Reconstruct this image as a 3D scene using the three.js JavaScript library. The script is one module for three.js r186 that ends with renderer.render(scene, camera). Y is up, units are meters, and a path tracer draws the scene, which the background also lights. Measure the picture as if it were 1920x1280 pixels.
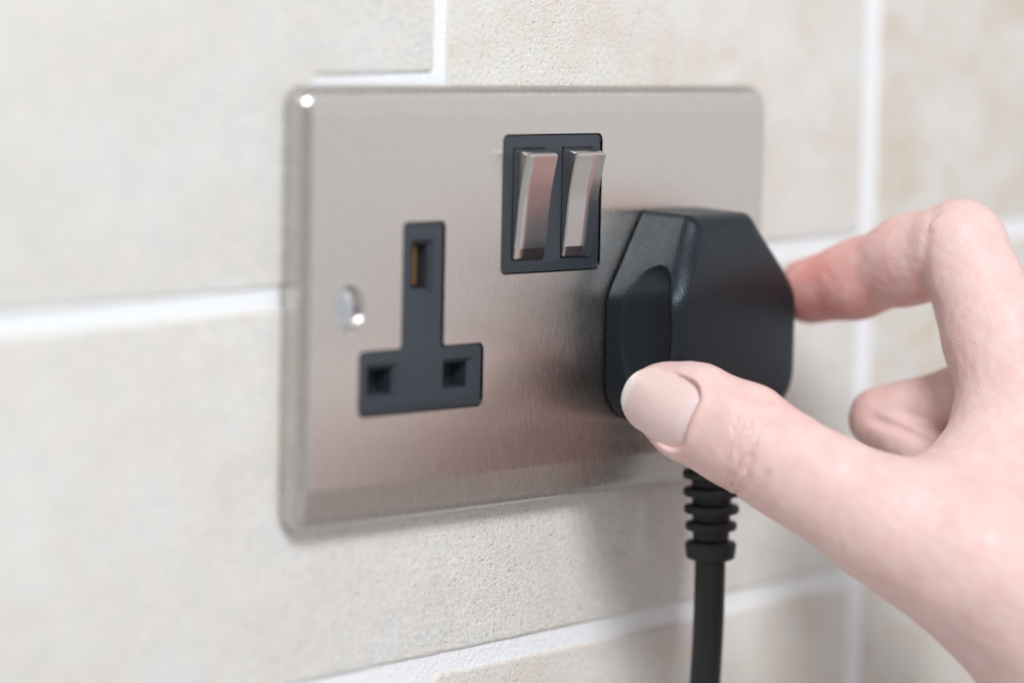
import * as THREE from 'three';
import { mergeGeometries, mergeVertices, toCreasedNormals } from 'three/addons/utils/BufferGeometryUtils.js';
import { ImprovedNoise } from 'three/addons/math/ImprovedNoise.js';
import { RectAreaLightUniformsLib } from 'three/addons/lights/RectAreaLightUniformsLib.js';
import { Brush, Evaluator, SUBTRACTION } from 'three-bvh-csg';

// ------------------------------------------------------------ camera, light, exposure
const MM = 0.001;
const scene = new THREE.Scene();
const renderer = new THREE.WebGLRenderer({ antialias: true });
renderer.toneMapping = THREE.LinearToneMapping;
renderer.toneMappingExposure = 1.19;
renderer.shadowMap.enabled = true;

const camera = new THREE.PerspectiveCamera(10.7728, 1024 / 682, 0.05, 30);
camera.position.set(-0.56789, 0.05602, 0.48537);
camera.up.set(0.05319, 0.99590, -0.07311);
camera.lookAt(-0.005666, -0.009584, 0.000718);
camera.focus = 0.747;
camera.userData.fStop = 4.4;

// the pale kitchen air round the socket: even, slightly cool daylight from all sides
scene.background = new THREE.Color().setRGB(0.44, 0.445, 0.455);

RectAreaLightUniformsLib.init();
const LAMP = { at: [-0.67, 1.176, 1.19], size: [0.5, 0.5], power: 26.5 };
const key = new THREE.RectAreaLight(new THREE.Color().setRGB(0.93, 0.97, 1.0), LAMP.power, ...LAMP.size);
key.position.set(...LAMP.at);
key.lookAt(0, 0, 0);
key.castShadow = true;
scene.add(key);
// the tall window at the right of the room, which the steel mirrors
const WINDOW = { at: [1.25, 0.16, 1.1], size: [1.3, 1.5], power: 0.27 };
const win = new THREE.RectAreaLight(new THREE.Color().setRGB(0.97, 0.985, 1.0), WINDOW.power, ...WINDOW.size);
win.position.set(...WINDOW.at);
win.lookAt(0, 0, 0);
win.castShadow = true;
scene.add(win);

// ------------------------------------------------------------ helpers
let seed = 7;
const rnd = () => { seed = (seed * 1664525 + 1013904223) >>> 0; return seed / 4294967296; };
const perlin = new ImprovedNoise();
const noise = (x, y, z) => perlin.noise(x + 31.7, y + 12.3, z + 5.9);
const fbm = (x, y, z, n = 4) => { let a = 1, s = 0, t = 0; for (let i = 0; i < n; i++) { s += a * noise(x, y, z); t += a; a *= 0.55; x *= 2.03; y *= 2.03; z *= 2.03; } return s / t; };
const clamp = (x, a = 0, b = 1) => Math.min(b, Math.max(a, x));
const smooth = (a, b, x) => { const t = clamp((x - a) / (b - a)); return t * t * (3 - 2 * t); };
const lin = (r, g, b) => new THREE.Color().setRGB(r, g, b);

function dataTexture(n, m, f, { srgb = false } = {}) {
  const d = new Uint8Array(n * m * 4);
  for (let j = 0; j < m; j++) for (let i = 0; i < n; i++) {
    const c = f(i / n, j / m);
    for (let k = 0; k < 3; k++) d[(j * n + i) * 4 + k] = clamp(Array.isArray(c) ? c[k] : c) * 255;
    d[(j * n + i) * 4 + 3] = 255;
  }
  const t = new THREE.DataTexture(d, n, m);
  t.wrapS = t.wrapT = THREE.RepeatWrapping; t.magFilter = THREE.LinearFilter; t.minFilter = THREE.LinearMipmapLinearFilter;
  t.generateMipmaps = true; if (srgb) t.colorSpace = THREE.SRGBColorSpace; t.needsUpdate = true;
  return t;
}
// noise that closes on itself over the unit square
const tileNoise = (u, v, f, s) => {
  const a = u * Math.PI * 2, b = v * Math.PI * 2, r = f / (Math.PI * 2);
  return noise(Math.cos(a) * r + s, Math.sin(a) * r + Math.cos(b) * r * 0.7, Math.sin(b) * r + s * 0.37);
};
function mesh(name, geometry, material, parent, at) {
  const o = new THREE.Mesh(geometry, material);
  o.name = name; o.castShadow = o.receiveShadow = true;
  if (at) o.position.set(...at.map((x) => x * MM));
  (parent || scene).add(o);
  return o;
}
function thing(name, label, category, at) {
  const g = new THREE.Group(); g.name = name; g.userData = { label, category };
  g.position.set(...at.map((x) => x * MM)); scene.add(g);
  return g;
}
const inMetres = (g) => g.scale(MM, MM, MM);
function roundRect(x0, y0, x1, y1, r) {
  const s = new THREE.Shape();
  s.moveTo(x0 + r, y0); s.lineTo(x1 - r, y0); s.absarc(x1 - r, y0 + r, r, -Math.PI / 2, 0); s.lineTo(x1, y1 - r); s.absarc(x1 - r, y1 - r, r, 0, Math.PI / 2);
  s.lineTo(x0 + r, y1); s.absarc(x0 + r, y1 - r, r, Math.PI / 2, Math.PI); s.lineTo(x0, y0 + r); s.absarc(x0 + r, y0 + r, r, Math.PI, Math.PI * 1.5);
  return s;
}
// a polygon with every corner rounded to its own radius: [[x, y, r], ...]
function roundPoly(pts, steps = 8) {
  const out = [], n = pts.length;
  for (let i = 0; i < n; i++) {
    const [px, py] = pts[(i + n - 1) % n], [x, y, r] = pts[i], [qx, qy] = pts[(i + 1) % n];
    const a = new THREE.Vector2(px - x, py - y), b = new THREE.Vector2(qx - x, qy - y), la = a.length(), lb = b.length(); a.normalize(); b.normalize();
    const half = Math.acos(clamp(a.dot(b), -1, 1)) / 2, t = Math.min(r / Math.tan(half), la * 0.49, lb * 0.49), rr = t * Math.tan(half);
    const c = a.clone().add(b).normalize().multiplyScalar(rr / Math.sin(half)).add(new THREE.Vector2(x, y));
    const p0 = new THREE.Vector2(x, y).addScaledVector(a, t).sub(c), p1 = new THREE.Vector2(x, y).addScaledVector(b, t).sub(c);
    let a0 = p0.angle(), a1 = p1.angle(), d = a1 - a0; while (d > Math.PI) d -= 2 * Math.PI; while (d < -Math.PI) d += 2 * Math.PI;
    for (let k = 0; k <= steps; k++) { const w = a0 + d * k / steps; out.push(new THREE.Vector2(c.x + rr * Math.cos(w), c.y + rr * Math.sin(w))); }
  }
  return out;
}
// rings of equal count joined into a closed skin
function skin(rings, capFirst = true, capLast = true) {
  const pos = [], idx = [], n = rings[0].length;
  for (const r of rings) for (const p of r) pos.push(p[0], p[1], p[2]);
  for (let k = 0; k + 1 < rings.length; k++) for (let i = 0; i < n; i++) {
    const a = k * n + i, b = k * n + (i + 1) % n, c = a + n, d = b + n;
    idx.push(a, b, d, a, d, c);
  }
  const cap = (k, flip) => {
    const m = [0, 0, 0]; for (const p of rings[k]) for (let q = 0; q < 3; q++) m[q] += p[q] / n;
    const at = pos.length / 3; pos.push(...m);
    for (let i = 0; i < n; i++) { const a = k * n + i, b = k * n + (i + 1) % n; flip ? idx.push(at, b, a) : idx.push(at, a, b); }
  };
  if (capFirst) cap(0, true);
  if (capLast) cap(rings.length - 1, false);
  const g = new THREE.BufferGeometry();
  g.setAttribute('position', new THREE.Float32BufferAttribute(pos, 3)); g.setIndex(idx);
  return g;
}
function planarUV(g, a = 0, b = 1, scale = 1) {      // uv in metres from two of the object's own axes
  const p = g.attributes.position, uv = new Float32Array(p.count * 2);
  for (let i = 0; i < p.count; i++) { uv[2 * i] = p.getComponent(i, a) * scale; uv[2 * i + 1] = p.getComponent(i, b) * scale; }
  g.setAttribute('uv', new THREE.BufferAttribute(uv, 2));
  return g;
}
const csg = new Evaluator(); csg.attributes = ['position', 'normal', 'uv']; csg.useGroups = false;
function brush(g) { if (!g.attributes.uv) planarUV(g); if (!g.attributes.normal) g.computeVertexNormals(); const b = new Brush(g); b.updateMatrixWorld(); return b; }
function carve(base, ...cuts) { let b = brush(base); for (const c of cuts) b = csg.evaluate(b, brush(c), SUBTRACTION); return b.geometry; }
const extrude = (shape, depth, z, bevel = 0, curveSegments = 8) => {
  const g = new THREE.ExtrudeGeometry(shape, { depth: depth - 2 * bevel, bevelEnabled: bevel > 0, bevelThickness: bevel, bevelSize: bevel, bevelOffset: -bevel, bevelSegments: 2, curveSegments });
  return g.translate(0, 0, z + bevel);
};
const box = (x0, y0, z0, x1, y1, z1) => new THREE.BoxGeometry(x1 - x0, y1 - y0, z1 - z0).translate((x0 + x1) / 2, (y0 + y1) / 2, (z0 + z1) / 2);

// ------------------------------------------------------------ wall: stone tiles and white grout
const JOINT_X = [-326.6, -177.4, -28.2, 121.0, 270.2, 419.4], JOINT_Y = [-151.8, -73.9, 4.0, 81.9, 159.8], RISE = 0.0235, GAP = [5.0, 4.4], WIDE = [4.6, 4.6, 4.0, 6.6, 5, 5];
const wall = new THREE.Group(); wall.name = 'wall'; wall.userData = { kind: 'structure', label: 'wall of cream stone tiles with white grout joints', category: 'wall' }; scene.add(wall);

function stoneMap(warm, s, pale) {     // 148 x 77 mm of honed stone: clouds, specks and small pits
  return dataTexture(1024, 512, (u, v) => {
    const x = u * 148, y = v * 77;
    const cloud = fbm(x / 26 + s, y / 20, s * 1.7, 4), mid = fbm(x / 6.5 + s, y / 6, s + 9, 3), fine = noise(x * 1.5, y * 1.5, s), grit = noise(x * 3.1 + 4, y * 3.1, s + 3);
    const tan = clamp(0.42 + cloud * 1.1 + mid * 0.9 + fine * 0.35) * warm;
    let k = pale * (1 + mid * 0.10 + fine * 0.19 + grit * 0.15);
    const pit = smooth(0.42, 0.6, noise(x * 0.95 + 50, y * 0.95, s + 20)); k *= 1 - 0.16 * pit;
    const c = [k * (0.755 - 0.10 * tan), k * (0.737 - 0.17 * tan), k * (0.712 - 0.235 * tan)];
    return c.map((q) => (q <= 0.0031 ? q * 12.9 : 1.055 * Math.pow(q, 1 / 2.4) - 0.055));
  }, { srgb: true });
}
const stoneBump = dataTexture(1024, 512, (u, v) => {
  const x = u * 148, y = v * 77;
  return 0.5 + 0.22 * fbm(x * 0.9, y * 0.9, 3, 3) + 0.2 * fbm(x / 7, y / 7, 8, 2) + 0.13 * noise(x * 2.6, y * 2.6, 1) - 0.25 * smooth(0.42, 0.62, noise(x * 0.95 + 50, y * 0.95, 22));
});
const stones = [[0.3, 1.3, 0.97], [0.72, 4.1, 1.0], [1.3, 7.7, 1.0], [1.1, 9.2, 1.0], [0.42, 6.4, 0.985]].map(([w, s, k]) => new THREE.MeshStandardMaterial({ map: stoneMap(w, s, k), bumpMap: stoneBump, bumpScale: 0.0006, roughness: 0.55 }));
for (const m of stones) m.map.wrapS = m.bumpMap.wrapS = THREE.MirroredRepeatWrapping;      // the long tile uses the pattern twice, mirrored
const groutBump = dataTexture(512, 512, (u, v) => 0.5 + 0.35 * tileNoise(u, v, 60, 2) + 0.2 * tileNoise(u, v, 160, 5));
groutBump.repeat.set(20, 20);
const groutMat = new THREE.MeshStandardMaterial({ color: lin(0.86, 0.87, 0.89), roughness: 0.85, bumpMap: groutBump, bumpScale: 0.0003 });

mesh('grout', planarUV(inMetres(box(JOINT_X[0], JOINT_Y[0], -9, JOINT_X[5], JOINT_Y[4], -0.65))), groutMat, wall);
for (let r = 0; r < 4; r++) for (let c = 0; c < 5; c++) {
  if (r === 1 && c === 1) continue;                                  // the long tile behind the socket spans two places
  const x0 = JOINT_X[r === 1 && c === 2 ? 1 : c] + WIDE[r === 1 && c === 2 ? 1 : c] / 2, x1 = JOINT_X[c + 1] - WIDE[c + 1] / 2, y0 = JOINT_Y[r] + GAP[1] / 2, y1 = JOINT_Y[r + 1] - GAP[1] / 2;
  const j = () => (rnd() - 0.5) * 0.5, [a, b, d, e] = [x0 + j(), y0 + j(), x1 + j(), y1 + j()];
  let outline;
  if (r === 2 && c === 1) outline = roundPoly([[a, b, 1.2], [-65, b, 1], [-65, 46.3, 1.2], [d, 46.3, 1.2], [d, e, 1.2], [a, e, 1.2]], 3);   // cut away round the socket
  else outline = roundPoly([[a, b, 1.2], [d, b, 1.2], [d, e, 1.2], [a, e, 1.2]], 3);
  const wob = outline.length, pts = [];
  for (let i = 0; i < wob; i++) {      // edges of cut stone are not quite straight
    const p = outline[i], q = outline[(i + 1) % wob], n = Math.max(1, Math.round(p.distanceTo(q) / 5));
    for (let k = 0; k < n; k++) { const t = k / n, x = p.x + (q.x - p.x) * t, y = p.y + (q.y - p.y) * t; pts.push(new THREE.Vector2(x + 0.28 * noise(x / 7, y / 7, 3), y + 0.28 * noise(x / 7, y / 7, 40))); }
  }
  let g = new THREE.ExtrudeGeometry(new THREE.Shape(pts), { depth: 5.6, bevelEnabled: true, bevelThickness: 0.7, bevelSize: 0.9, bevelOffset: -0.9, bevelSegments: 4 });
  g.translate(0, 0, -6.3);
  { const q = g.attributes.position; for (let i = 0; i < q.count; i++) q.setY(i, q.getY(i) + RISE * q.getX(i)); }      // the courses climb a little to the right
  g = toCreasedNormals(g, 0.7);
  const p = g.attributes.position, uv = g.attributes.uv;
  for (let i = 0; i < p.count; i++) uv.setXY(i, (p.getX(i) - x0) / 148, (p.getY(i) - y0) / 77);
  mesh('tile', inMetres(g), stones[c <= 1 ? 0 : c === 2 ? (r === 1 ? 4 : 1) : (r % 2 ? 2 : 3)], wall);
}

// ------------------------------------------------------------ socket: brushed steel plate
const FRONT = 6.0;                                             // height of the plate's face above the tiles
const streak = dataTexture(1024, 1024, (u, v) => 0.9 + 0.1 * (0.8 * tileNoise(u, v * 0.04, 300, 3) + 0.6 * tileNoise(u, v * 0.12, 120, 8) + 0.25 * (rnd() - 0.5)));
streak.repeat.set(1 / 0.04, 1 / 0.04);
const grain = streak.clone(); grain.needsUpdate = true;
const steel = new THREE.MeshPhysicalMaterial({ color: lin(0.68, 0.635, 0.60), metalness: 1, roughness: 0.3, anisotropy: 0.92, map: grain, roughnessMap: grain, bumpMap: streak, bumpScale: 0.00002 });
const rockerSteel = new THREE.MeshPhysicalMaterial({ color: lin(0.56, 0.54, 0.53), metalness: 1, roughness: 0.23, anisotropy: 0.3 });
const chrome = new THREE.MeshStandardMaterial({ color: lin(0.75, 0.78, 0.82), metalness: 1, roughness: 0.2 });
const grit = dataTexture(512, 512, (u, v) => 0.5 + 0.4 * tileNoise(u, v, 150, 4) + 0.25 * tileNoise(u, v, 320, 9));
const gritFine = grit.clone(); gritFine.repeat.set(1 / 0.025, 1 / 0.025); gritFine.needsUpdate = true;
const gritCoarse = dataTexture(1024, 1024, (u, v) => 0.5 + 0.4 * tileNoise(u, v, 100, 4) + 0.3 * tileNoise(u, v, 210, 9)); gritCoarse.repeat.set(1 / 0.03, 1 / 0.03);
const blackInsert = new THREE.MeshStandardMaterial({ color: lin(0.030, 0.037, 0.049), roughness: 0.5, bumpMap: gritFine, bumpScale: 0.00001 });
const blackPlug = new THREE.MeshPhysicalMaterial({ color: lin(0.0035, 0.0045, 0.0075), roughness: 0.36, ior: 1.52, specularColor: lin(0.74, 0.88, 1.0), bumpMap: gritCoarse, bumpScale: 0.00006 });
const blackRubber = new THREE.MeshStandardMaterial({ color: lin(0.007, 0.008, 0.010), roughness: 0.5, bumpMap: gritFine, bumpScale: 0.000015 });
const brass = new THREE.MeshStandardMaterial({ color: lin(0.62, 0.34, 0.13), metalness: 1, roughness: 0.4 });

const socket = thing('wall_socket', 'brushed steel double wall socket with two rocker switches', 'socket', [0, 0, 0]);
const T_OUTLINE = [[-57.36, -21.5, 1.6], [-20.52, -21.5, 1.6], [-20.52, -8.5, 1.4], [-32.66, -8.5, 0.8], [-32.66, 16.36, 1.2], [-45.22, 16.36, 1.2], [-45.22, -8.5, 0.8], [-57.36, -8.5, 1.4]];
{
  const HX = 73, HY = 43, RC = 4.2, EDGE = 2.3, TOP = 37.2, BOTTOM = -35.1, TILT_T = 0.16, TILT_B = 0.19;
  const drop = (y) => (y > TOP ? (y - TOP) * TILT_T : y < BOTTOM ? (BOTTOM - y) * TILT_B : 0);
  const ys = [-42, -38, BOTTOM - 0.3, BOTTOM, BOTTOM + 0.3, -25, -10, 10, 25, TOP - 0.5, TOP, TOP + 0.5, 40.5, 42];
  const ring = (inset, z, flat) => {
    const hx = HX - inset, hy = HY - inset, r = Math.max(RC - inset, 0.05), out = [];
    const put = (x, y) => out.push([x, y, z - (flat ? drop(y) : 0)]);
    const side = (x, list) => list.forEach((y) => put(x, clamp(y, -(hy - r), hy - r)));
    const corner = (cx, cy, a0) => { for (let k = 0; k <= 8; k++) { const a = a0 + Math.PI / 2 * k / 8; put(cx + r * Math.cos(a), cy + r * Math.sin(a)); } };
    side(hx, ys); corner(hx - r, hy - r, 0);
    for (const t of [0.75, 0.5, 0.25, 0, -0.25, -0.5, -0.75]) put((hx - r) * t, hy);
    corner(-(hx - r), hy - r, Math.PI / 2); side(-hx, [...ys].reverse()); corner(-(hx - r), -(hy - r), Math.PI);
    for (const t of [-0.75, -0.5, -0.25, 0, 0.25, 0.5, 0.75]) put((hx - r) * t, -hy);
    corner(hx - r, -(hy - r), Math.PI * 1.5);
    return out;
  };
  const rings = [ring(0.6, 0.25, false), ring(0, 0.5, false), ring(0, FRONT - EDGE - 0.9, true)];
  for (let k = 1; k <= 8; k++) { const a = Math.PI / 2 * k / 8; rings.push(ring(EDGE * (1 - Math.cos(a)), FRONT - EDGE + EDGE * Math.sin(a), true)); }
  for (const i of [3, 4, 4.9, 5.4, 5.9, 7, 7.6, 7.9, 8.2, 10, 42.9]) rings.push(ring(i, FRONT, true));
  let body = skin(rings);
  body.computeVertexNormals();
  const tHole = extrude(new THREE.Shape(roundPoly(T_OUTLINE.map((p) => p), 5)), 9, -1.5);
  const rHole = extrude(roundRect(-15.87, 4.82, 15.87, 33.27, 1.5), 9, -1.5);
  const sink = new THREE.LatheGeometry([[0, -3], [2, -3], [2, 2.5], [3.3, 4.6], [4.35, FRONT - 0.25], [5.2, FRONT + 1.2], [0, FRONT + 1.2]].map(([x, y]) => new THREE.Vector2(x, y)), 40).rotateX(Math.PI / 2).translate(-60.3, 0, 0);
  const g = carve(body, tHole, rHole, sink);
  { const q = g.attributes.position, n = g.attributes.normal; for (let i = 0; i < q.count; i++) if (n.getZ(i) > 0.97 && q.getY(i) > BOTTOM + 0.7 && q.getY(i) < TOP - 0.7 && Math.abs(q.getX(i)) < 70) n.setXYZ(i, 0, 0, 1); }
  planarUV(g); g.scale(MM, MM, MM); planarUV(g);
  mesh('faceplate', g, steel, socket);

  // outlet: black three-pin insert
  const insetT = roundPoly(T_OUTLINE.map(([x, y, r], i) => [x + (x < -38.9 ? 0.22 : -0.22), y + (y < -10 ? 0.22 : -0.22), r]), 5);
  const aperture = (cx, cy, w, h, w2, h2, d) => [skin([
    [[cx - w2 / 2, cy - h2 / 2, FRONT - 0.35 - d], [cx + w2 / 2, cy - h2 / 2, FRONT - 0.35 - d], [cx + w2 / 2, cy + h2 / 2, FRONT - 0.35 - d], [cx - w2 / 2, cy + h2 / 2, FRONT - 0.35 - d]],
    [[cx - w / 2 - 0.3, cy - h / 2 - 0.3, FRONT + 0.05], [cx + w / 2 + 0.3, cy - h / 2 - 0.3, FRONT + 0.05], [cx + w / 2 + 0.3, cy + h / 2 + 0.3, FRONT + 0.05], [cx - w / 2 - 0.3, cy + h / 2 + 0.3, FRONT + 0.05]],
  ]).toNonIndexed(), box(cx - w2 / 2, cy - h2 / 2, 0.4, cx + w2 / 2, cy + h2 / 2, FRONT - 0.3)];
  let ins = extrude(new THREE.Shape(insetT), 5.6, FRONT - 5.95, 0.3);
  const cuts = [...aperture(-38.94, 7.36, 6.4, 11.0, 4.9, 8.7, 1.1), ...aperture(-50.04, -14.84, 9.2, 7.1, 7.3, 5.0, 1.1), ...aperture(-27.84, -14.84, 9.2, 7.1, 7.3, 5.0, 1.1)];
  for (const c of cuts) c.computeVertexNormals();
  let ig = carve(ins, ...cuts);
  ig = toCreasedNormals(inMetres(ig), 0.5); planarUV(ig);
  const insert = mesh('outlet_insert', ig, blackInsert, socket);
  mesh('earth_contact', planarUV(inMetres(mergeGeometries([box(-38.4, 3.6, 0.5, -37.2, 11.2, 2.6), box(-41.2, 3.6, 0.5, -40.2, 11.2, 2.2)]))), brass, insert);

  // switch panel with two rockers
  let panel = extrude(roundRect(-15.65, 5.04, 15.65, 33.05, 1.4), 5.6, FRONT - 5.9, 0.3);
  const rockerBox = (x) => box(x - 4.95, 7.6, 1.2, x + 4.95, 30.5, FRONT + 2);
  let pg = carve(panel, rockerBox(-7.35), rockerBox(8.1));
  pg = toCreasedNormals(inMetres(pg), 0.5); planarUV(pg);
  const panelMesh = mesh('switch_panel', pg, blackInsert, socket);
  // side profile of a rocker: foot nearly flush, hollow face, proud head
  const prof = [[-11.3, 0.5], [-9, 0.88], [-6.6, 1.2], [-3.2, 1.55], [0, 1.85], [3, 2.3], [6, 2.9], [8.4, 3.45], [10.2, 3.9]];
  const rockerRing = (hw, inset) => {
    const pts = [[-11.3 + inset, -4.5], ...prof.map(([y, z], i) => [clamp(y, -11.3 + inset, 10.2 - inset), z - inset]), [11.4 - inset, -0.2], [11.4 - inset, -4.5]];
    return roundPoly(pts.map(([y, z], i) => [y, z, i === 1 || i === pts.length - 3 ? 0.6 : i === pts.length - 2 ? 0.3 : 6]), 5).map((p) => p);
  };
  const rockerShape = () => {
    const layers = [[-4.75, 0.5], [-4.68, 0.22], [-4.5, 0.06], [-4.3, 0], [-4.1, 0], [-2, 0], [0, 0], [2, 0], [4.1, 0], [4.3, 0], [4.5, 0.06], [4.68, 0.22], [4.75, 0.5]];
    const g2 = skin(layers.map(([x, o]) => rockerRing(0, o).map((p) => [x, p.x, p.y])));
    return g2;
  };
  for (const x of [-7.35, 8.1]) {
    let rg = rockerShape(); rg.translate(x, 19.05, FRONT - 0.1);
    rg = toCreasedNormals(inMetres(rg), 0.75); planarUV(rg, 0, 1);
    mesh('rocker', rg, rockerSteel, socket);
  }
  // fixing screw sunk in the plate
  const head = new THREE.LatheGeometry([[0, 6.35], [1.2, 6.25], [2.3, 5.95], [3.2, 5.5], [3.75, 5.0], [3.8, 4.7], [2.2, 2.8], [1.9, -2], [0, -2]].reverse().map(([x, y]) => new THREE.Vector2(x, y)), 40).rotateX(Math.PI / 2).translate(-60.3, 0, 0);
  const slot = box(-4, -0.35, 5.6, 4, 0.35, 8).rotateZ(0.5).translate(-60.3, 0, 0);
  mesh('fixing_screw', toCreasedNormals(inMetres(carve(head, slot)), 0.6), chrome, socket);
}

// ------------------------------------------------------------ plug with its grips, strain relief and cord
const PX = 39.9;
const plug = thing('power_plug', 'black moulded power plug held between finger and thumb in the socket', 'plug', [PX, 0, FRONT]);
{
  const outline = roundPoly([[-10.7, 16.9, 2.5], [-22.5, -1, 8], [-22.5, -27.6, 9.5], [22.5, -27.6, 9.5], [22.5, -1, 8], [10.7, 16.9, 2.5]], 10);
  const dense = [];
  for (let i = 0; i < outline.length; i++) { const p = outline[i], q = outline[(i + 1) % outline.length], n = Math.max(1, Math.round(p.distanceTo(q) / (Math.abs(p.x + q.x) > 24 ? 0.35 : 1.2))); for (let k = 0; k < n; k++) dense.push(p.clone().lerp(q, k / n)); }
  dense.reverse();                                     // counter-clockwise seen from the front
  const cy = -5;
  // finger grips: hollows in both sides, shallow towards the wall, steeper towards the front
  const grip = (y, z) => {
    const e = Math.pow(Math.abs((y + 7.6) / 13.4), 2.3) + Math.pow(Math.abs((z - 10.9) / 6.3), 2.2);
    return e >= 1 ? 0 : 2.5 * Math.pow(1 - e, 0.62) * (0.45 + 0.55 * smooth(4.5, 15, z));
  };
  const ring = (o, z) => dense.map((p) => {
    const kx = (22.5 - o) / 22.5, ky = (22 - o) / 22, x = p.x * kx, y = cy + (p.y - cy) * ky;
    const zz = z * 1.04 * (1 - 0.235 * smooth(0, 19, y + 1));
    return [Math.abs(x) > 12 && o < 4 ? x - Math.sign(x) * grip(y, zz) : x, y, zz];
  });
  const rings = [ring(1.0, 0.35), ring(0.35, 0.5), ring(0, 1.0)];
  for (let z = 2; z < 14.1; z += 0.35) rings.push(ring(0.45 * z / 14.2, z));
  for (let k = 0; k <= 16; k++) { const a = Math.PI / 2 * k / 16; rings.push(ring(0.45 + 4.0 * (1 - Math.cos(a)), 14.2 + 4.0 * Math.sin(a))); }
  for (const [o, z] of [[5, 18.26], [7, 18.34], [10, 18.4], [14, 18.44], [18, 18.46]]) rings.push(ring(o, z));
  const body = skin(rings); body.computeVertexNormals();
  const pg = inMetres(body);
  const p = pg.attributes.position, uv = new Float32Array(p.count * 2);
  for (let i = 0; i < p.count; i++) { uv[2 * i] = p.getX(i) + p.getZ(i); uv[2 * i + 1] = p.getY(i); }
  pg.setAttribute('uv', new THREE.BufferAttribute(uv, 2));
  mesh('plug_body', pg, blackPlug, plug);

  // ribbed strain relief: core, ribs, end collar (turned about the cord)
  const CZ = 13.2, relief = mesh('strain_relief', inMetres(new THREE.LatheGeometry([[0, -58], [3.4, -57.5], [3.9, -52], [4.4, -40], [4.8, -26], [0, -26]].map(([x, y]) => new THREE.Vector2(x, y)), 32)), blackRubber, plug, [-0.8, 0, CZ]);
  const ribAt = [[-31.2, 7.2], [-35.0, 6.95], [-38.8, 6.7], [-42.6, 6.45], [-46.3, 6.2], [-49.9, 5.8]];
  for (const [y, r] of ribAt) {
    const pr = roundPoly([[3.6, y - 1.05, 0.1], [r, y - 0.95, 0.7], [r, y + 0.85, 0.7], [3.6, y + 1.05, 0.1]], 4);
    mesh('rib', inMetres(new THREE.LatheGeometry([...pr, pr[0]].map((q) => q.clone()), 36).scale(1, 1, 0.92)), blackRubber, relief);
  }
  const col = roundPoly([[3, -57.2, 0.2], [5.2, -57.2, 1.1], [5.55, -53.2, 0.9], [3, -53.0, 0.2]], 5);
  mesh('collar', inMetres(new THREE.LatheGeometry([...col, col[0]].map((q) => q.clone()), 36)), blackRubber, relief);
  const path = new THREE.CatmullRomCurve3([[0, -52, CZ], [0, -60, CZ], [-0.1, -72, CZ], [-0.5, -86, CZ - 0.3], [-1.4, -104, CZ - 0.4], [-3, -125, CZ + 1], [-4, -142, CZ + 6]].map(([x, y, z]) => new THREE.Vector3(x - 0.8, y, z)));
  mesh('cord', inMetres(new THREE.TubeGeometry(path, 60, 3.3, 24)), blackRubber, plug);
}

// ------------------------------------------------------------ hand: one continuous surface meshed from a distance field (mm)
const BONES = {
  thumb: [[11.68,-20.44,26.93,7.6], [13.26,-22.61,33.67,9.5], [16.37,-26.94,44.01,10.2], [18.73,-32.1,53.6,9.9], [20.53,-36.04,62.37,10.0], [24.93,-42.39,74.48,9.8]],
  thenar: [[24.93,-42.39,74.48,9.8], [34.18,-50.01,89.32,14.6], [54.76,-65.85,106.11,20]],
  index: [[69.97,-1.04,21.2,7.3], [71.73,2.01,32.05,8.1], [72.2,7.18,45.73,9.2], [71.58,10.42,58.42,9.8]],
  index_base: [[71.58,10.42,58.42,9.8], [70.13,-7.65,69.94,11.3], [69.92,-26.03,81.41,13]],
  middle: [[84.27,-27.19,73.62,10], [76.54,-22.68,56.34,7.2], [68.35,-26.41,41.2,6.2]],
  middle_tip: [[67.82,-27.79,40.78,5.7], [67.05,-35.09,57.78,6.0]],
  ring: [[101.28,-32.54,66.4,9], [91.91,-33.68,46.45,7], [83.15,-40.9,37.27,6.2], [82.08,-46.32,52.14,6]],
  little: [[114.32,-42.28,61.31,8], [105.35,-43.16,44.87,6.2], [97.16,-51.66,36.53,5.6], [95.45,-55.92,50.5,5.4]],
  palm: [[70.67,-25.46,82.2,12.5], [71.05,-47.12,88.65,16], [76.64,-69.28,95.06,22]],
  palm_outer: [[101.48,-35.99,67.09,12], [103.3,-57.09,78.21,16], [95.61,-75.55,90.24,19]],
  web: [[32.29,-43.45,73.94,8], [51.13,-35.28,79.31,9.5], [65.42,-24.26,79.02,9.5]],
  forearm: [[54.8,-65.8,106.1,20],[72.3,-78.8,118.4,22],[121.3,-115.2,152.7,27],[215.8,-185.4,218.8,39]],
};
// folds of the skin: [points, depth, width]
const CREASES = [
  [[[71.05,19.59,51.94],[64.67,13.14,54.64],[62.95,7.6,54.94],[64.15,2.99,53.88],[68.96,-2.95,52.57]], 0.5, 1.1],
  [[[64.65,-26.92,41.59],[65.55,-28.73,49.03],[68.03,-31.53,55.35]], 1.0, 1.2],
  [[[10.92,-29.95,50.4],[13.06,-34.2,47.31],[16.36,-38.45,42.49]], 0.5, 0.5],
  [[[11.91,-32.97,53.5],[13.98,-36.17,50.18],[16.83,-39.53,46.25]], 0.4, 0.5],
];
const INTO = [0.7545, -0.088, -0.6504];     // the way the folds cut in
function cone(p, a, b) {             // distance to a tapered capsule between two joints [x, y, z, r]
  const dx = b[0] - a[0], dy = b[1] - a[1], dz = b[2] - a[2], px = p[0] - a[0], py = p[1] - a[1], pz = p[2] - a[2];
  const l2 = dx * dx + dy * dy + dz * dz, t = clamp((px * dx + py * dy + pz * dz) / l2);
  const qx = px - dx * t, qy = py - dy * t, qz = pz - dz * t;
  return Math.sqrt(qx * qx + qy * qy + qz * qz) - (a[3] + (b[3] - a[3]) * t);
}
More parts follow.
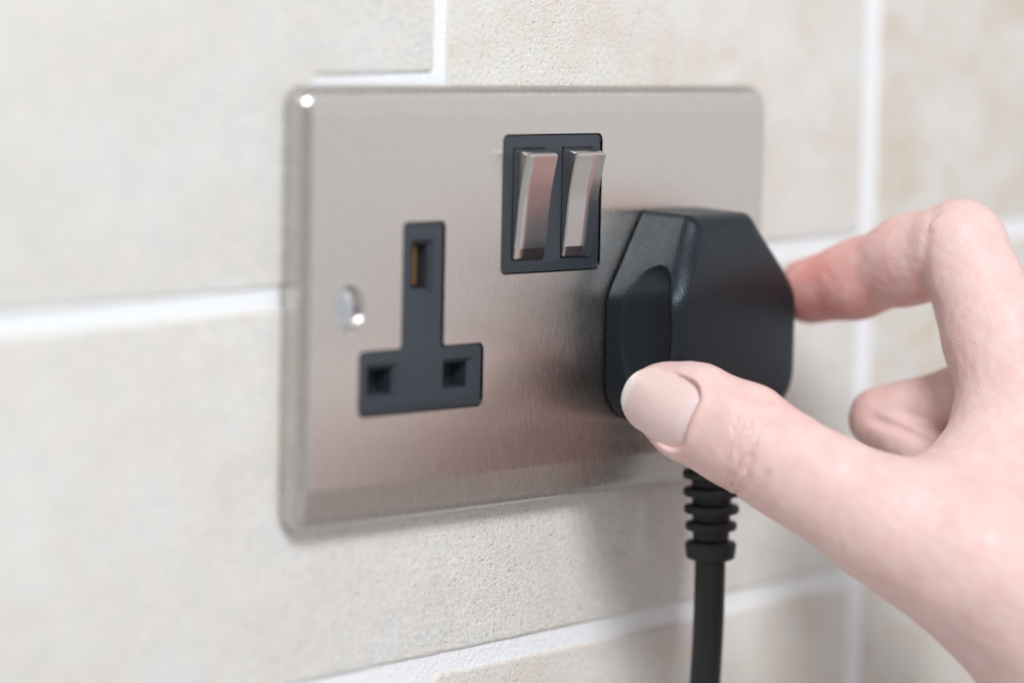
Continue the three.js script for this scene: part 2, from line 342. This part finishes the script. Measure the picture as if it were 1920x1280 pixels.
const smin = (a, b, k) => { const h = Math.max(k - Math.abs(a - b), 0) / k; return Math.min(a, b) - h * h * k * 0.25; };
const chain = (p, js, k) => { let d = 1e9; for (let i = 0; i + 1 < js.length; i++) d = i ? smin(d, cone(p, js[i], js[i + 1]), k) : cone(p, js[i], js[i + 1]); return d; };
const V = (a) => new THREE.Vector3(a[0], a[1], a[2]);
const TH = BONES.thumb || [];
const axisT = V(TH[0]).sub(V(TH[2])).normalize();                    // along the end of the thumb, towards the tip
const backT = new THREE.Vector3(-0.77, -0.11, 0.63).addScaledVector(axisT, -axisT.dot(new THREE.Vector3(-0.77, -0.11, 0.63))).normalize();   // the way the nail faces
const sideT = new THREE.Vector3().crossVectors(axisT, backT).normalize();
const NAIL = V(TH[0]).lerp(V(TH[1]), 0.28);                          // under the middle of the nail
const NH = { u: 8.2, v: 6.9, h: 9.2 };
const nailAt = (p) => { const x = p[0] - NAIL.x, y = p[1] - NAIL.y, z = p[2] - NAIL.z; return [x * axisT.x + y * axisT.y + z * axisT.z, x * sideT.x + y * sideT.y + z * sideT.z, x * backT.x + y * backT.y + z * backT.z]; };
function nailOutline(u, v) {          // signed distance in the plane of the nail: squarish root, rounded free edge
  const r = u > 0 ? 5.6 : 3.2, hv = NH.v * (1 - 0.012 * Math.max(0, u)), qx = Math.abs(u) - NH.u + r, qy = Math.abs(v) - hv + r;
  return Math.hypot(Math.max(qx, 0), Math.max(qy, 0)) + Math.min(Math.max(qx, qy), 0) - r;
}
const nailHeight = (u, v) => NH.h - v * v / 16.5 - (u + 3) * (u + 3) / 58;
const KNUCKLE = V(TH[2]).lerp(V(TH[3]), 0.38), axisK = V(TH[1]).sub(V(TH[3])).normalize();
const WRINKLES = [[-3.4, 0.16, 0.4], [-2.0, 0.32, 0.34], [-0.7, 0.26, 0.3], [0.5, 0.34, 0.34], [1.9, 0.22, 0.4], [3.3, 0.16, 0.4]];

function thumbField(p) {
  let d = chain(p, TH, 4);
  const [u, v, w] = nailAt(p);
  if (Math.abs(u) < 16 && w > 0 && Math.abs(v) < 13) {               // bed of the nail, and the fold of skin round it
    const o = nailOutline(u, v), bed = w - (nailHeight(u, v) - 0.25);
    const inside = smooth(1.1, -0.5, o);
    d = d * (1 - inside) + Math.max(d, bed) * inside;
    d -= 0.3 * Math.exp(-((o - 1.9) ** 2) / 1.3) * smooth(1, -5, u) * smooth(0, 4, w);
    d += 0.08 * Math.exp(-((o - 0.1) ** 2) / 0.05) * smooth(5, 1, u);
  }
  const kx = p[0] - KNUCKLE.x, ky = p[1] - KNUCKLE.y, kz = p[2] - KNUCKLE.z, t = kx * axisK.x + ky * axisK.y + kz * axisK.z;
  if (Math.abs(t) < 8 && d < 3 && d > -3) {
    const face = (kx * backT.x + ky * backT.y + kz * backT.z) / 10, across = (kx * sideT.x + ky * sideT.y + kz * sideT.z);
    const wave = 0.9 * noise(across * 0.22, 3, t * 0.05) + 0.35 * noise(across * 0.9, 8, t * 0.3) + across * across * 0.006;
    for (const [at, deep, wide] of WRINKLES) d += deep * 2.3 * Math.exp(-(((t - at - wave) / wide) ** 2)) * smooth(0.05, 0.5, face) * (0.55 + 0.75 * noise(across * 0.35, at * 7, 1));
    d -= 0.35 * Math.exp(-t * t / 10) * smooth(0.2, 0.8, face);
  }
  return d;
}
const B = BONES;
function handField(p) {
  let d = smin(thumbField(p), chain(p, B.thenar, 8), 9);
  let palm = smin(chain(p, B.palm, 10), chain(p, B.palm_outer, 10), 22);
  palm = smin(palm, chain(p, B.index_base, 3), 9);
  palm = smin(palm, chain(p, B.forearm, 10), 20);
  d = smin(d, palm, 16);
  d = smin(d, chain(p, B.web, 8), 14);
  d = smin(d, chain(p, B.index, 3), 2.2);
  let m = smin(chain(p, B.middle, 3), chain(p, B.middle_tip, 2), 1.2);
  d = smin(d, m, 1.5);
  d = Math.min(d, chain(p, B.ring, 2), chain(p, B.little, 2));
  if (d < 4 && d > -4) for (const [pts, deep, wide, reach] of CREASES) {
    let best = 1e9;
    for (let i = 0; i + 1 < pts.length; i++) {
      const a = pts[i], b = pts[i + 1], q = [p[0] - a[0], p[1] - a[1], p[2] - a[2]], l = [b[0] - a[0], b[1] - a[1], b[2] - a[2]];
      const qe = q[0] * INTO[0] + q[1] * INTO[1] + q[2] * INTO[2]; if (Math.abs(qe) > (reach || 9)) continue;
      const le = l[0] * INTO[0] + l[1] * INTO[1] + l[2] * INTO[2];
      for (let k = 0; k < 3; k++) { q[k] -= qe * INTO[k]; l[k] -= le * INTO[k]; }
      const t = clamp((q[0] * l[0] + q[1] * l[1] + q[2] * l[2]) / (l[0] * l[0] + l[1] * l[1] + l[2] * l[2]));
      best = Math.min(best, (q[0] - l[0] * t) ** 2 + (q[1] - l[1] * t) ** 2 + (q[2] - l[2] * t) ** 2);
    }
    if (best < 9 * wide * wide) {
      const ends = [pts[0], pts[pts.length - 1]].map((q) => smooth(0, 3.5, Math.hypot(p[0] - q[0], p[1] - q[1], p[2] - q[2]) - 0.6 * wide));
      d += deep * Math.exp(-best / (wide * wide)) * ends[0] * ends[1];
    }
  }
  if (d < 3 && d > -3) d += 0.10 * noise(p[0] * 0.45, p[1] * 0.45, p[2] * 0.45) + 0.25 * noise(p[0] * 0.11, p[1] * 0.11, p[2] * 0.11);
  return d;
}
// naive surface nets over a box; whole blocks far from the surface are skipped
function net(f, lo, hi, h) {
  const n = [0, 1, 2].map((k) => Math.ceil((hi[k] - lo[k]) / h / 8) * 8 + 1), [nx, ny, nz] = n, v = new Float32Array(nx * ny * nz).fill(9);
  const at = (i, j, k) => (k * ny + j) * nx + i, half = h * 4 * Math.sqrt(3) * 1.25 + 0.8;
  const done = new Uint8Array(v.length);
  for (let bk = 0; bk < nz - 1; bk += 8) for (let bj = 0; bj < ny - 1; bj += 8) for (let bi = 0; bi < nx - 1; bi += 8) {
    const c = f([lo[0] + (bi + 4) * h, lo[1] + (bj + 4) * h, lo[2] + (bk + 4) * h]), skip = Math.abs(c) > half;
    for (let k = bk; k <= bk + 8; k++) for (let j = bj; j <= bj + 8; j++) for (let i = bi; i <= bi + 8; i++) {
      const q = at(i, j, k);
      if (skip) { if (!done[q]) v[q] = c; } else if (!done[q]) { v[q] = f([lo[0] + i * h, lo[1] + j * h, lo[2] + k * h]); done[q] = 1; }
    }
  }
  const id = new Int32Array(v.length).fill(-1), pos = [], idx = [];
  const E2 = [[0, 1], [0, 2], [0, 4], [1, 3], [1, 5], [2, 3], [2, 6], [3, 7], [4, 5], [4, 6], [5, 7], [6, 7]];
  for (let k = 0; k < nz - 1; k++) for (let j = 0; j < ny - 1; j++) for (let i = 0; i < nx - 1; i++) {
    const c = [0, 1, 2, 3, 4, 5, 6, 7].map((b) => v[at(i + (b & 1), j + ((b >> 1) & 1), k + (b >> 2))]);
    let s = 0; for (let b = 0; b < 8; b++) if (c[b] < 0) s |= 1 << b;
    if (s === 0 || s === 255) continue;
    let x = 0, y = 0, z = 0, m = 0;
    for (const [a, b] of E2) if ((c[a] < 0) !== (c[b] < 0)) {
      const t = c[a] / (c[a] - c[b]); m++;
      x += (a & 1) + ((b & 1) - (a & 1)) * t; y += ((a >> 1) & 1) + (((b >> 1) & 1) - ((a >> 1) & 1)) * t; z += (a >> 2) + ((b >> 2) - (a >> 2)) * t;
    }
    id[at(i, j, k)] = pos.length / 3; pos.push(lo[0] + (i + x / m) * h, lo[1] + (j + y / m) * h, lo[2] + (k + z / m) * h);
  }
  const quad = (a, b, c, d, flip) => { if (a < 0 || b < 0 || c < 0 || d < 0) return; flip ? idx.push(a, c, b, b, c, d) : idx.push(a, b, c, b, d, c); };
  for (let k = 1; k < nz - 1; k++) for (let j = 1; j < ny - 1; j++) for (let i = 1; i < nx - 1; i++) {
    const o = v[at(i, j, k)] < 0;
    if (o !== v[at(i + 1, j, k)] < 0) quad(id[at(i, j - 1, k - 1)], id[at(i, j, k - 1)], id[at(i, j - 1, k)], id[at(i, j, k)], !o);
    if (o !== v[at(i, j + 1, k)] < 0) quad(id[at(i - 1, j, k - 1)], id[at(i, j, k - 1)], id[at(i - 1, j, k)], id[at(i, j, k)], o);
    if (o !== v[at(i, j, k + 1)] < 0) quad(id[at(i - 1, j - 1, k)], id[at(i, j - 1, k)], id[at(i - 1, j, k)], id[at(i, j, k)], !o);
  }
  const g = new THREE.BufferGeometry(), nor = new Float32Array(pos.length), e = h * 0.5;
  for (let q = 0; q < pos.length; q += 3) {
    const x = pos[q], y = pos[q + 1], z = pos[q + 2];
    const a = f([x + e, y, z]) - f([x - e, y, z]), b = f([x, y + e, z]) - f([x, y - e, z]), c = f([x, y, z + e]) - f([x, y, z - e]), l = Math.hypot(a, b, c) || 1;
    nor[q] = a / l; nor[q + 1] = b / l; nor[q + 2] = c / l;
  }
  g.setAttribute('position', new THREE.Float32BufferAttribute(pos, 3)); g.setAttribute('normal', new THREE.BufferAttribute(nor, 3)); g.setIndex(idx);
  return g;
}
const HAND_AT = [TH[0][0], TH[0][1], TH[0][2]];
const hand = thing('hand', 'pale hand pinching the black plug, thumbnail towards the viewer', 'hand', HAND_AT);
{
  const all = Object.values(B).flat(), wr = V(B.forearm[0]), dir = V(B.forearm[1]).sub(wr).normalize(), cutAt = wr.clone().addScaledVector(dir, 6);
  const beyond = (p) => (p[0] - cutAt.x) * dir.x + (p[1] - cutAt.y) * dir.y + (p[2] - cutAt.z) * dir.z;
  const near = all.filter((j) => beyond(j) < 2), lo = [0, 1, 2].map((k) => Math.min(...near.map((j) => j[k] - j[3])) - 3), hi = [0, 1, 2].map((k) => Math.max(...near.map((j) => j[k] + j[3])) + 6);
  const fine = net((p) => Math.max(handField(p), beyond(p)), lo, hi, 0.62);
  const far = B.forearm, flo = [0, 1, 2].map((k) => Math.min(...far.map((j) => j[k] - j[3])) - 6), fhi = [0, 1, 2].map((k) => Math.max(...far.map((j) => j[k] + j[3])) + 6);
  const coarse = net((p) => Math.max(handField(p), -1.2 - beyond(p)), flo, fhi, 2.5);
  let g = mergeGeometries([fine, coarse]);
  // skin tone: pale, pinker over the knuckles and finger pads, finely mottled
  const p = g.attributes.position, col = new Float32Array(p.count * 3), uv = new Float32Array(p.count * 2);
  const blush = [[B.index[0], 10, 1.0], [B.index[1], 10, 0.8], [B.index[2], 10, 0.5], [[KNUCKLE.x, KNUCKLE.y, KNUCKLE.z], 9, 0.4], [B.thumb[1], 8, 0.3], [B.middle[2], 8, 0.3]];
  for (let i = 0; i < p.count; i++) {
    const x = p.getX(i), y = p.getY(i), z = p.getZ(i), mott = fbm(x * 0.22, y * 0.22, z * 0.22, 3), speck = noise(x * 1.3, y * 1.3, z * 1.3);
    let red = 0.28 + 0.26 * mott + 0.07 * speck;
    for (const [c, r, a] of blush) { const dd = (x - c[0]) ** 2 + (y - c[1]) ** 2 + (z - c[2]) ** 2; red += a * Math.exp(-dd / (r * r)) * (0.9 + 0.35 * mott); }
    red = clamp(red);
    col[3 * i] = 0.81 - 0.04 * red; col[3 * i + 1] = 0.64 - 0.31 * red; col[3 * i + 2] = 0.605 - 0.31 * red;
    uv[2 * i] = z * MM; uv[2 * i + 1] = y * MM;
  }
  g.setAttribute('color', new THREE.BufferAttribute(col, 3)); g.setAttribute('uv', new THREE.BufferAttribute(uv, 2));
  g.translate(-HAND_AT[0], -HAND_AT[1], -HAND_AT[2]);
  const pores = dataTexture(1024, 1024, (u, v) => {                     // fine net of skin lines, 24 mm across
    const a = Math.abs(tileNoise(u, v, 42, 2)), b = Math.abs(tileNoise(v, u, 30, 6)), c = tileNoise(u, v, 120, 11);
    return 0.45 + 0.5 * Math.min(a, b) * 2 + 0.12 * c;
  });
  pores.repeat.set(1 / 0.024, 1 / 0.024);
  const skinMat = new THREE.MeshPhysicalMaterial({ vertexColors: true, roughness: 0.45, bumpMap: pores, bumpScale: 0.00011, specularIntensity: 0.7, sheen: 0.25, sheenColor: lin(1, 0.62, 0.52), sheenRoughness: 0.5 });
  mesh('skin', inMetres(g), skinMat, hand);

  // thumbnail: a thin curved plate lying in its fold
  const nf = (q) => { const [u, v, w] = nailAt(q), o = nailOutline(u, v); return Math.max(Math.abs(w - nailHeight(u, v)) - 0.26, o + 0.02) - 0.05; };
  const ng = net(nf, [NAIL.x - 15, NAIL.y - 15, NAIL.z - 15], [NAIL.x + 15, NAIL.y + 15, NAIL.z + 15], 0.3);
  const np = ng.attributes.position, nc = new Float32Array(np.count * 3);
  for (let i = 0; i < np.count; i++) {
    const [u, v] = nailAt([np.getX(i), np.getY(i), np.getZ(i)]);
    const free = smooth(6.0, 6.6, u - 0.02 * v * v + 0.3 * noise(v * 0.6, 1, 2)), moon = smooth(-5.2, -6.4, u + v * v * 0.05 + 0.2 * noise(v, 4, 2)), line = 0.02 * noise(v * 2.2, u * 0.15, 6);
    const base = [0.77 + line, 0.565 + line, 0.53 + line], tip = [0.82, 0.75, 0.70], mo = [0.77, 0.64, 0.635];
    for (let k = 0; k < 3; k++) nc[3 * i + k] = base[k] + (tip[k] - base[k]) * free * 0.85 + (mo[k] - base[k]) * moon * 0.7;
  }
  ng.setAttribute('color', new THREE.BufferAttribute(nc, 3)); ng.translate(-HAND_AT[0], -HAND_AT[1], -HAND_AT[2]);
  mesh('thumbnail', inMetres(ng), new THREE.MeshPhysicalMaterial({ vertexColors: true, roughness: 0.34, specularIntensity: 0.9, clearcoat: 0.7, clearcoatRoughness: 0.16 }), hand);
}

// ------------------------------------------------------------ out of frame: the worktop below, the ceiling panel that lights the wall
{
  const stone = new THREE.MeshStandardMaterial({ color: lin(0.46, 0.45, 0.44), roughness: 0.5 });
  const top = mesh('worktop', inMetres(box(-700, -190, 1, 1100, -152, 600)), stone);
  top.userData = { kind: 'structure', label: 'grey worktop below the tiled wall', category: 'worktop' };
  const white = new THREE.MeshStandardMaterial({ color: lin(0.8, 0.8, 0.8), roughness: 0.5 });
  const panel = (name, label, category, spec, glow) => {
    const t = thing(name, label, category, spec.at.map((x) => x * 1000));
    t.lookAt(0, 0, 0);
    const w = spec.size[0] * 500, h = spec.size[1] * 500, k = 22;
    const frame = new THREE.Shape([[-w - k, -h - k], [w + k, -h - k], [w + k, h + k], [-w - k, h + k]].map((q) => new THREE.Vector2(...q)));
    frame.holes.push(new THREE.Path([[-w, -h], [-w, h], [w, h], [w, -h]].map((q) => new THREE.Vector2(...q))));
    mesh('frame', inMetres(extrude(frame, 30, -34)), white, t);
    mesh(name === 'window' ? 'pane' : 'lamp_diffuser', inMetres(box(-w + 1, -h + 1, -12, w - 1, h - 1, -8)), new THREE.MeshStandardMaterial({ color: lin(0.8, 0.8, 0.8), emissive: glow, emissiveIntensity: 1 }), t);
  };
  panel('window', 'tall pale window facing the tiled wall', 'window', WINDOW, lin(0.1, 0.1, 0.1));
  panel('lamp_panel', 'square white lamp panel in front of the tiled wall', 'lamp', LAMP, lin(2, 2, 2));
}
scene.traverse((o) => { if (o.isMesh) { o.castShadow = o.receiveShadow = true; } });
renderer.render(scene, camera);
